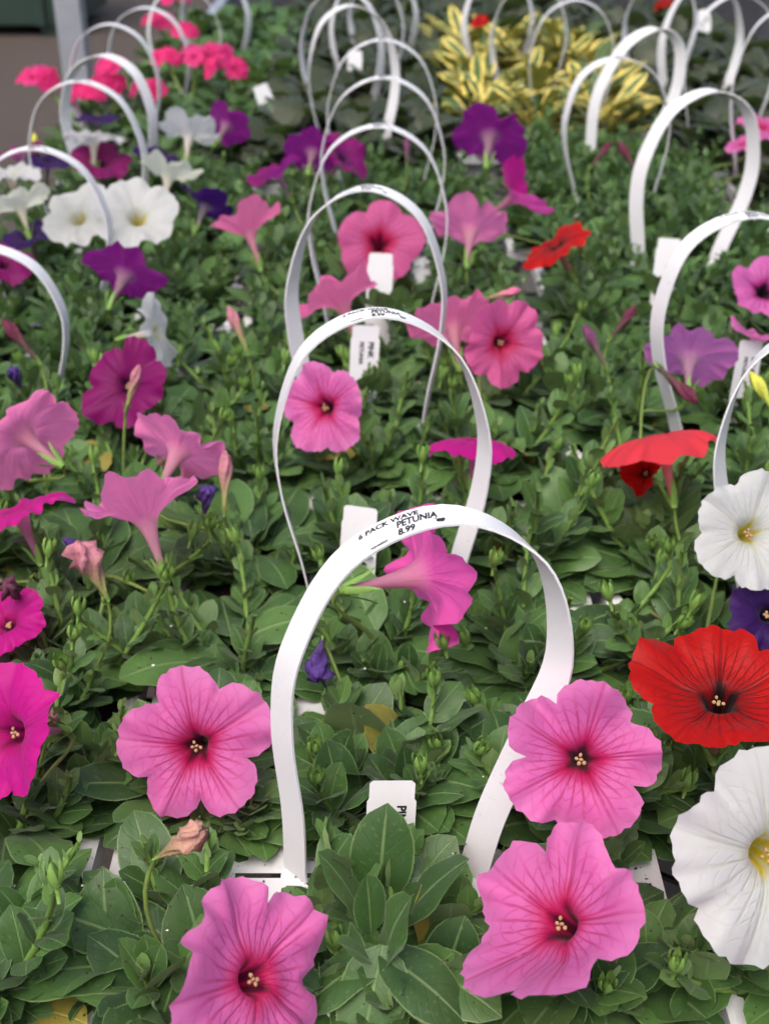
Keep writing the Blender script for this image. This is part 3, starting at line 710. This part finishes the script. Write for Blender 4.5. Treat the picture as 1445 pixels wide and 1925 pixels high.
for i, (wl, px, py, z, ln, n, mt) in enumerate(BUDS):
    pos = back(px, py, ZR+z); nv = camdir(n); P_ = min((q for q in PLANTS if q['crop'] in ('petunia',)), key=lambda q: (q['p'].xy-pos.xy).length)
    mw = Matrix.Translation(pos - nv*ln*.5) @ nv.to_track_quat('Z','Y').to_matrix().to_4x4()
    b = obj('withered_flower' if wl else 'flower_bud', bud_mesh(i, wl), mt, P_['o'], Matrix.Translation(-P_['p']) @ mw @ Matrix.Scale(ln, 4))
    obj('calyx', CALYX, None, b, Matrix.Translation((0,0,.44)) @ Matrix.Scale(.42, 4))
    m = MB(); inv = (mw @ Matrix.Scale(ln,4)).inverted(); a0 = pos-nv*ln*.5; pts = []
    for t in [i/7 for i in range(8)]:
        pts.append((1-t)**2*a0 + 2*(1-t)*t*(a0-nv*.02+Vector((0,0,-.02))) + t*t*(P_['p']))
    m.tube([inv @ q for q in pts], .0011/ln, 6); obj('stalk', m.mesh('stalk'), STALK, b)
    x, y, t = proj(pos); BLOCK.append((x, y, ln*.5*FPX/t, t+.008))

# the straps' upper parts also stay clear of leaves
for st, o in STRAPS:
    for i in range(2, len(st.q)-2, 2):
        p = Vector(st.P[i]) + o
        if p.z > ZR+(.045 if o.y > .5 else .004): x, y, t = proj(p); BLOCK.append((x, y, .010*FPX/t, t+.004))
# name tags: px, py of the top centre, height of the top over the rim, lean, yaw, text
TAGS = [(738,1468,.052,.10,4,('PINK','PETUNIA'),'white name tag half covered by a leaf inside the front handle'),
        (678,953,.070,.02,-14,None,'blank white name tag just behind the front handle\'s crown'),
        (688,612,.085,.15,8,('PINK','PETUNIA'),'white name tag with black letters inside the second handle'),
        (716,476,.095,.12,6,None,'blank white name tag before the pink bloom in the third handle'),
        (1412,640,.085,.3,20,('BLUE','PETUNIA'),'shaded name tag with black letters beside the cut off right handle'),
        (1258,448,.080,.1,0,None,'short white name tag inside the right column handle'),
        (488,160,.09,-.5,20,None,'grey white tag leaning beside the far begonias'),
        (668,95,.09,.1,0,None,'far white name tag between the middle handles'),
        (1322,18,.10,-.2,0,('RED','BEGONIA'),'far white name tag with a dark band at the top right')]
TAGSP = []
def tag_mesh():
    w = .0122; pts = [(-w*.78,0),(-w*.92,-.0015),(-w*.92,-.010),(-w,-.0115),(-w,-.085),(0,-.115),(w,-.085),(w,-.0115),(w*.92,-.010),(w*.92,-.0015),(w*.78,0)]
    n = len(pts); vs = [(x,-.0003,z) for x,z in pts] + [(x,.0003,z) for x,z in pts]
    fs = [tuple(range(n)), tuple(range(2*n-1,n-1,-1))] + [(i,i+n,(i+1)%n+n,(i+1)%n) for i in range(n)]
    return mesh('plant_tag', vs, fs, None, False)
TAGM = tag_mesh(); TAGM.materials.append(PLASTIC)
for px, py, z, lean, yaw, txt, words in TAGS:
    pos = back(px, py, ZR+z)
    o = obj('plant_tag', TAGM); o.location = pos; o.rotation_euler = (R(-12), lean*.6, R(yaw))
    tag(o, words, 'plant tag', 'white plastic name tags stuck in the cells')
    if txt:
        vs = []; fs = []
        for body, sz, x0 in ((txt[0], .0062, .0030), (txt[1], .0048, -.0045)):
            v, f = text_verts(body, sz, 1.0, .04); k_ = len(vs)
            vs += [(x0+p[1], -.0005, -.0135-p[0]) for p in v]; fs += [tuple(i+k_ for i in q) for q in f]
        obj('lettering', mesh('lettering', vs, fs), INK, o)
    x, y, t = proj(pos+Vector((0,0,-.008))); BLOCK.append((x, y, .011*FPX/t, t+.005))
    TAGSP.append((pos, -.034 if txt else -.026))
    if txt and py < 1200: x, y, t = proj(pos+Vector((0,0,-.022))); BLOCK.append((x, y, .011*FPX/t, t+.005))

for px, py, r_, z in ((482,1642,52,0),(560,1648,28,0),(912,1648,34,0),(592,1335,20,0),(785,1322,20,0),(1238,1640,22,0),(1370,1880,34,-.03),(790,500,18,-.05),(350,690,16,0)):
    x, y, t = proj(back(px, py, ZR+z)); BLOCK.append((x, y, r_, t+.01))      # bare patches of tray between the plants
BLK = np.array(BLOCK)
def blocked(p, size=0):
    x, y, t = proj(p)
    if x < -260 or x > 1705 or y > 2150 or y < -200: return True        # far outside the picture: nothing to build
    return bool(np.any((t < BLK[:,3]) & ((x-BLK[:,0])**2+(y-BLK[:,1])**2 < (BLK[:,2]+size*FPX/t*.20)**2)))

# ------------------------------------------------------------------ growing the foliage
def leaf_matrix(base, d, L_, roll):
    d = d.normalized(); s_ = d.cross(Vector((0,0,1)))
    s_ = s_.normalized() if s_.length > 1e-3 else Vector((1,0,0)); n = s_.cross(d)
    m = Matrix((s_, d, n)).transposed().to_4x4()
    return Matrix.Translation(base) @ m @ Matrix.Rotation(roll, 4, 'Y') @ Matrix.Scale(L_, 4)
class Mass:
    def __init__(s): s.v = []; s.f = []; s.u = []; s.k = 0
    def add(s, me, M_):
        n = len(me.vertices); co = np.empty(n*3, np.float32); me.vertices.foreach_get('co', co)
        A = np.array(M_); s.v.append(co.reshape(-1,3) @ A[:3,:3].T + A[:3,3])
        if not hasattr(s, 'c'): s.c = {}
        if me.name not in s.c:
            uv = np.zeros((n,2), np.float32)
            for lp, d in zip(me.loops, me.uv_layers[0].data): uv[lp.vertex_index] = d.uv
            s.c[me.name] = (np.array([tuple(p.vertices) for p in me.polygons]), uv)
        f, uv = s.c[me.name]; s.f.append(f+s.k); s.u.append(uv); s.k += n
    def build(s, name, mat, parent):
        o = obj(name, mesh(name, np.concatenate(s.v), np.concatenate(s.f).tolist(), np.concatenate(s.u)), mat, parent); o['kind'] = 'stuff'; return o
NLEAF = 0
def shoot(P_, az, reach, top, nl, Lmax, mass=None, bud=False):
    global NLEAF
    b = Vector((.012*math.cos(az), .012*math.sin(az), 0)); r2 = rng
    out = Vector((math.cos(az), math.sin(az), 0))
    c1 = b + out*reach*.55 + Vector((0,0,top*.25)); tip = b + out*reach + Vector((0,0,top))
    c1 += Vector((r2.uniform(-.01,.01), r2.uniform(-.01,.01), 0))
    P = lambda t: (1-t)**2*b + 2*(1-t)*t*c1 + t*t*tip
    for tr in range(5):                                   # a shoot grows where nothing stands before a bloom or strap
        if not (blocked(P_['p']+tip) or blocked(P_['p']+P(.7))): break
        az += .9; out = Vector((math.cos(az), math.sin(az), 0)); top *= .82
        c1 = b + out*reach*.55 + Vector((0,0,top*.25)); tip = b + out*reach + Vector((0,0,top))
    else: return
    ph = r2.uniform(0, 6.28)
    if mass is None:
        m = MB(); m.tube([P(t) for t in [i/6 for i in range(7)]], [.0023,.0022,.0021,.0019,.0017,.0015,.0011], 6)
        for q in range(70):                               # fine hairs
            c_ = P(.25+.75*q/70); o_ = Vector((r2.gauss(0,1), r2.gauss(0,1), r2.gauss(0,.6))).normalized()
            e_ = o_.cross(Vector((.3,.5,.8))).normalized()*.00006; m.add([c_+e_, c_-e_, c_+o_*r2.uniform(.0022,.0032)], [(0,1,2)])
        obj('stem', m.mesh('stem'), STEM, P_['o'])
    for i in range(nl):
        t = .22 + .78*(i/(nl-1))**.8; base = P(min(t,1)); tan = (P(min(t+.05,1.05))-P(t-.05)).normalized()
        an = ph + i*2.4; a = tan.cross(Vector((.2,.1,.9))).normalized(); c = tan.cross(a)
        side = a*math.cos(an)+c*math.sin(an)
        size = Lmax*(1-.82*max(0,(t-.35)/.65)**1.1)*r2.uniform(.82,1.15)
        d = side*(1.0-.4*t) + tan*(.35+.65*t) + Vector((0,0,.30))
        if d.z < -.05: d.z = r2.uniform(-.05,.3)
        young = size < Lmax*.42
        wp = P_['p'] + base + d.normalized()*size*.5
        ok = False
        for tr in range(4):
            dn = d.normalized()
            if not (blocked(P_['p']+base+dn*size*.5, size) or blocked(P_['p']+base+dn*size*.95)): ok = True; break
            d = Vector((d.x+r2.uniform(-.6,.6), d.y+r2.uniform(-.6,.6), d.z*.5)); size *= .85; base = base*.85
        if not ok: continue
        M_ = leaf_matrix(base, d, size, r2.uniform(-.5,.5))
        if mass is None:
            obj('leaf', r2.choice(LT if young else (LMO if t < .45 and r2.random() < .015 else LM)), None, P_['o'], M_); NLEAF += 1
        else: mass.add(r2.choice(LFAR), M_)
    if bud and mass is None and not blocked(P_['p']+tip):
        m = obj('flower_bud', BUDG, None, P_['o'], Matrix.Translation(tip) @ Vector((r2.uniform(-.4,.4), r2.uniform(-.4,.4), 1)).to_track_quat('Z','Y').to_matrix().to_4x4() @ Matrix.Scale(.013,4))
def small_bud():
    m = MB()
    for q in range(5):
        a = 2*math.pi*q/5; ca, sa = math.cos(a), math.sin(a); pts = []
        for t in (0,.3,.6,.85,1):
            rr = .05+.28*math.sin(2.2*t)*.8; w_ = .16*math.sin(math.pi*min(.96,t*.75+.2)); 
            pts += [(rr*ca-w_*sa, rr*sa+w_*ca, t), (rr*ca*1.3, rr*sa*1.3, t), (rr*ca+w_*sa, rr*sa-w_*ca, t)]
        m.add(pts, [(3*i+j, 3*i+j+1, 3*i+j+4, 3*i+j+3) for i in range(4) for j in (0,1)])
    m.tube([(0,0,-.5),(0,0,0),(0,0,.3),(0,0,.6),(0,0,.9)], [.06,.09,.16,.14,.03], 7); return m.mesh('flower_bud')
BUDG = small_bud(); BUDG.materials.append(SEPAL)

def big_leaf(P_, px, py, z, L_, dirn, roll, var):
    # a large leaf whose middle sits on this sight line
    d = camdir(dirn); mid = back(px, py, ZR+z); base = mid - d*L_*.5 - P_['p']
    obj('leaf', LM[var], None, P_['o'], leaf_matrix(base, d, L_, roll))
for P_ in PLANTS:
    tid, crop, p = P_['tid'], P_['crop'], P_['p']
    near = p.y < NEAR_Y
    if crop == 'petunia':
        mass = None if near else Mass()
        ns = rng.choice((8,9,10)) if near else 8; vig = rng.uniform(.82,1.18); side = round((p.x-TRAYOBJ[tid].location.x)/CW)
        front = tid in ('M1','R0') 
        for q in range(ns):
            az = q*2*math.pi/ns + rng.uniform(-.4,.4)
            if near and side and q < 2: az = (0 if side > 0 else math.pi) + rng.uniform(-.7,.7)
            shoot(P_, az, rng.uniform(.055,.080) if near and side and q < 2 else rng.uniform(.012,.052), vig*rng.choice((.035,.055,.07,.085))*rng.uniform(.85,1.15) if not front else rng.uniform(.022,.056), 15 if near else 13,
                  vig*rng.uniform(.026,.040)*(1.2 if front else 1), mass, rng.random() < .4)
        # low, broad leaves that hide most of the soil and the rims
        for q in range(26 if near else 16):
            az = q*2.4 + rng.uniform(-.4,.4); rr = rng.uniform(.004,.034); base = Vector((rr*math.cos(az), rr*math.sin(az), rng.uniform(.006,.030)))
            d = Vector((math.cos(az), math.sin(az), rng.uniform(.05,.5))); L_ = rng.uniform(.034,.054)
            for tr in range(3):
                if not blocked(p+base+d.normalized()*L_*.6, L_): break
                L_ *= .8; d.z *= .4; base.z *= .6
            else: continue
            if near: obj('leaf', rng.choice(LMO if rng.random() < .012 else LM), None, P_['o'], leaf_matrix(base, d, L_, rng.uniform(-.4,.4))); NLEAF += 1
            else: mass.add(rng.choice(LFAR), leaf_matrix(base, d, L_, rng.uniform(-.4,.4)))
        if mass is not None and mass.k: mass.build('foliage', LEAF_FAR, P_['o'])
    else:
        mass = Mass(); r2 = rng
        n = {'geranium':60,'begonia':46,'variegated':70}[crop]
        pool, mat, L0, L1 = {'geranium':(LFAR, LEAF_FAR, .025,.05), 'begonia':(LROUND, LEAF_BEG, .03,.055), 'variegated':(LLANCE, LEAF_YEL, .04,.085)}[crop]
        for q in range(n):
            az = r2.uniform(0,6.28); hh = r2.uniform(.01,.07); rr = r2.uniform(.005,.04)
            base = Vector((rr*math.cos(az), rr*math.sin(az), hh)); up = r2.uniform(.2,1.0) if crop != 'variegated' else r2.uniform(.3,1.3)
            d = Vector((math.cos(az+r2.uniform(-.6,.6)), math.sin(az+r2.uniform(-.6,.6)), up)); L_ = r2.uniform(L0, L1)
            if blocked(p+base+d.normalized()*L_*.6, L_): continue
            mass.add(r2.choice(pool), leaf_matrix(base, d, L_, r2.uniform(-.6,.6)))
        if mass.k: mass.build('foliage', mat, P_['o'])

# upright leaves hiding the lower part of each name tag
for pos, dz in TAGSP[1:]:
    P_ = min(PLANTS, key=lambda q: (q['p'].xy-pos.xy).length)
    for dx in (-.012,-.004,.004,.012):
        L_ = rng.uniform(.026,.034); base = pos + Vector((dx, -.010+rng.uniform(-.004,.004), dz-L_*.9)) - P_['p']
        obj('leaf', rng.choice(LM), None, P_['o'], leaf_matrix(base, Vector((dx*20+rng.uniform(-.2,.2), -.45, 1)), L_, rng.uniform(-.3,.3)))
# the broad rosette in front of the front tag, leaf by leaf
P0 = min((q for q in PLANTS if q['tid'] == 'M1'), key=lambda q: (q['p'].xy - Vector((0,.385))).length)
for px, py, z, L_, dn, ro, va in [(716,1606,.043,.048,(.02,.93,.36),0,6),(648,1665,.038,.042,(-.4,.84,.35),.25,0),(808,1672,.040,.050,(.52,.78,.35),-.3,0),
    (742,1745,.050,.040,(.25,.85,.45),0,5),(800,1850,.035,.046,(.85,-.45,.30),0,6),(690,1700,.05,.03,(-.1,.95,.3),.2,1),(640,1840,.03,.045,(-.8,-.4,.35),.2,0),(700,1880,.03,.045,(-.2,-.9,.4),0,2),
    (745,1800,.06,.022,(.3,.6,.7),.2,1),(665,1790,.055,.024,(-.5,.5,.7),-.2,1)]:
    big_leaf(P0, px, py, z, L_, dn, ro, va)

# ------------------------------------------------------------------ hot pink and red blooms of the far trays
def cluster(P_, px, py, z, dia, colr, name, seed):
    pos = back(px, py, ZR+z); r2 = random.Random(seed)
    V, F_, U = flower_mesh(seed, False, ruf=.14, notch=.25)
    f = obj(name, None, None, P_['o'], Matrix.Translation(pos-P_['p']))
    for q in range(9):
        d = Vector((r2.uniform(-1,1), r2.uniform(-1,1), r2.uniform(.1,1))).normalized()
        M_ = Matrix.Translation(Vector((d.x*.48, d.y*.48, d.z*.22))*dia) @ d.to_track_quat('Z','Y').to_matrix().to_4x4()
        if q == 0: me = mesh('floret', V*dia*.27*np.array([1,1,.35]), F_, U); me.materials.append(PET[colr]); c0 = me
        obj('floret', c0, None, f, M_)
    m = MB(); b = P_['p']-pos; m.tube([(0,0,0), b*.5+Vector((.005,0,.02)), b], .002, 6); obj('stalk', m.mesh('stalk'), STALK, f)
CL = [(72,152,.11,.055,'geranium'),(160,182,.085,.055,'geranium'),(215,132,.11,.05,'geranium'),(205,160,.09,.045,'geranium'),(282,172,.085,.05,'geranium'),(312,112,.10,.05,'geranium'),
      (372,112,.11,.055,'geranium'),(425,132,.10,.06,'geranium'),(405,105,.11,.05,'geranium'),(300,48,.11,.06,'geranium'),(345,62,.10,.05,'geranium'),(330,0,.12,.05,'geranium'),
      (905,44,.11,.036,'red'),(1250,14,.11,.036,'red')]
for i, (px, py, z, dia, c) in enumerate(CL):
    pos = back(px, py, ZR+z); crops = ('geranium','petunia') if c == 'geranium' else ('begonia','variegated')
    P_ = min((q for q in PLANTS if q['crop'] in crops), key=lambda q: (q['p'].xy-pos.xy).length)
    P_['ph'].append(('hot pink' if c == 'geranium' else 'small red') + ' flower head'); cluster(P_, px, py, z, dia*1.08, c, 'flower_head', 100+i)

# ------------------------------------------------------------------ labels of the plants
TWORDS = {t[0]: t[4] for t in TRAYS}
WHERE = {'M1':'front tray with the legible price sticker','M2':'second tray of the middle column','M3':'third tray of the middle column','M4':'fourth tray of the middle column',
 'M5':'fifth tray of the middle column','M6':'sixth tray of the middle column','M7':'begonia tray of the middle column','R0':'tray at the lower right','R1':'right column tray beside the white bloom',
 'R2':'right column tray with lilac blooms','R3':'right column tray without handle','R4':'right column tray with broad twisted handle','R5':'right column tray with crossed handle',
 'R6':'tray with broad slanting handle','R7':'tray with thin handle at the top','L0':'left edge tray with the magenta bloom','L9':'lower left corner tray','LA':'left edge tray with pale pink trumpets','L1':'left tray with cut off handle','L2':'left tray under the white pair',
 'L3':'left tray with white and purple blooms','L4':'left tray with broad handle side','L5':'left tray with thin tall handle','L6':'left tray behind the tall handle','L7':'left tray near the grey post',
 'L8':'farthest left tray','F0':'far middle tray behind the thin handles','F1':'far middle tray below the top edge','F2':'farthest middle tray','F3':'far yellow leaved tray at the top','F4':'farthest yellow leaved tray',
 'F5':'far begonia tray behind the middle handles','F6':'begonia tray behind the yellow plants','F7':'last middle begonia tray','F8':'last tray behind the yellow plants','Q5':'begonia tray behind the red blooms','Q6':'last begonia tray top right','L10':'last left column tray','Q0':'far right petunia tray','Q1':'far right tray with cut handle','Q2':'far right tray with thin handle','Q3':'far right tray with red flowers','Q4':'farthest right tray'}
KIND = {'petunia':'bloomless petunia','geranium':'bloomless geranium','begonia':'bloomless begonia','variegated':'variegated plant'}
bpy.context.view_layer.update()
for P_ in PLANTS:
    o = P_['o']; o['category'] = 'plant'
    if not o.children: bpy.data.objects.remove(o); continue
    if P_['ph']:
        ph = P_['ph']; s_ = ph[0]
        if s_.endswith('flower head'):
            q = P_['p']-TRAYOBJ[P_['tid']].location; spot = ('front' if q.y < 0 else 'back')+' '+('left','middle','right')[round(q.x/CW)+1]
            o['label'] = ('plant with %s%s, %s of %s' % (s_, 's' if len(ph) > 1 else '', spot, WHERE[P_['tid']])); o['group'] = 'blooming plants of the ' + WHERE[P_['tid']]
        else:
            o['label'] = ' '.join(('petunia with ' + s_).split()[:16]); o['group'] = 'petunias in bloom'
    else:
        q = P_['p']-TRAYOBJ[P_['tid']].location; spot = ('front' if q.y < 0 else 'back')+' '+('left','middle','right')[round(q.x/CW)+1]
        o['label'] = '%s in the %s cell of the %s' % (KIND[P_['crop']], spot, WHERE[P_['tid']]); o['group'] = 'plants without bloom in the ' + WHERE[P_['tid']]

# ------------------------------------------------------------------ crumbs of soil and perlite on leaves and trays
def crumbs(name, n, mat, lo, hi, label, cat):
    m = MB(); r2 = random.Random(len(name))
    dg = bpy.context.evaluated_depsgraph_get()
    for i in range(n):
        px, py = r2.uniform(0,1445), r2.uniform(1050,1925)
        d = (CF + CR_*((px-722.5)/FPX) - CU*((py-962.5)/FPX)).normalized()
        hit, p, nn, fi, ob, _ = S.ray_cast(dg, CP, d)
        if not hit or ob.name.split('.')[0] not in ('leaf','cell','slotted_web','rim'): continue
        if nn.z < 0: nn = -nn
        if nn.z < .3: continue
        s_ = r2.uniform(lo, hi); q = p + nn*s_*.35
        a = [Vector((r2.uniform(.5,1.3),0,0)), Vector((-r2.uniform(.5,1.3),0,0)), Vector((0,r2.uniform(.4,1),0)), Vector((0,-r2.uniform(.4,1),0)), Vector((0,0,.7)), Vector((0,0,-.7))]
        rot = Matrix.Rotation(r2.uniform(0,6),3,'Z')
        m.add([q + rot @ v*s_ for v in a], [(0,2,4),(2,1,4),(1,3,4),(3,0,4),(2,0,5),(1,2,5),(3,1,5),(0,3,5)])
    o = obj(name, m.mesh(name, False), mat); tag(o, label, cat, None, 'stuff')
bpy.context.view_layer.update()
crumbs('soil_crumbs', 700, CRUMB, .0003, .0011, 'brown soil crumbs scattered over the front leaves', 'soil crumbs')
crumbs('perlite_grains', 34, PERLITE, .0005, .0014, 'white perlite grains scattered over the front leaves', 'perlite')

# ------------------------------------------------------------------ behind the bench: post, bin
post = obj('steel_post', None); tag(post, 'grey galvanised post standing at the bench corner at upper left', 'post')
pb = back(172,190,.0); pp = (pb.x-.02, pb.y, 0)
m = MB(); m.box((-.024,-.024,GZ),(.024,.024,1.6)); o = obj('tube', m.mesh('tube', False), GALV, post)
m = MB(); m.box((-.06,-.06,GZ),(.06,.06,GZ+.012)); obj('base_plate', m.mesh('base_plate', False), GALV, post)
post.location = (pp[0], pp[1], 0)
DKGREEN = simple('dark_green_plastic', (.012,.030,.022), .5, 8, .3)
bn = obj('storage_bin', None); tag(bn, 'dark green bin standing on the brown ground at the upper left corner', 'bin')
m = MB(); m.box((-.9,-.4,.06),(.9,.4,.75)); obj('body', m.mesh('body', False), DKGREEN, bn)
m = MB(); m.box((-.95,-.45,.752),(.95,.45,.82)); obj('lid', m.mesh('lid', False), DKGREEN, bn)
for x in (-.7,-.35,0,.35,.7):
    m = MB(); m.box((x-.03,-.43,.06),(x+.03,-.402,.74)); obj('rib', m.mesh('rib', False), DKGREEN, bn)
for x in (-.75,.75):
    m = MB(); m.box((x-.06,-.38,0),(x+.06,.38,.058)); obj('foot', m.mesh('foot', False), DKGREEN, bn)
gp = back(20,75,GZ); bn.location = (gp.x-.55, gp.y+.5, GZ)
print('LEAVES', NLEAF, 'OBJECTS', len(bpy.data.objects))
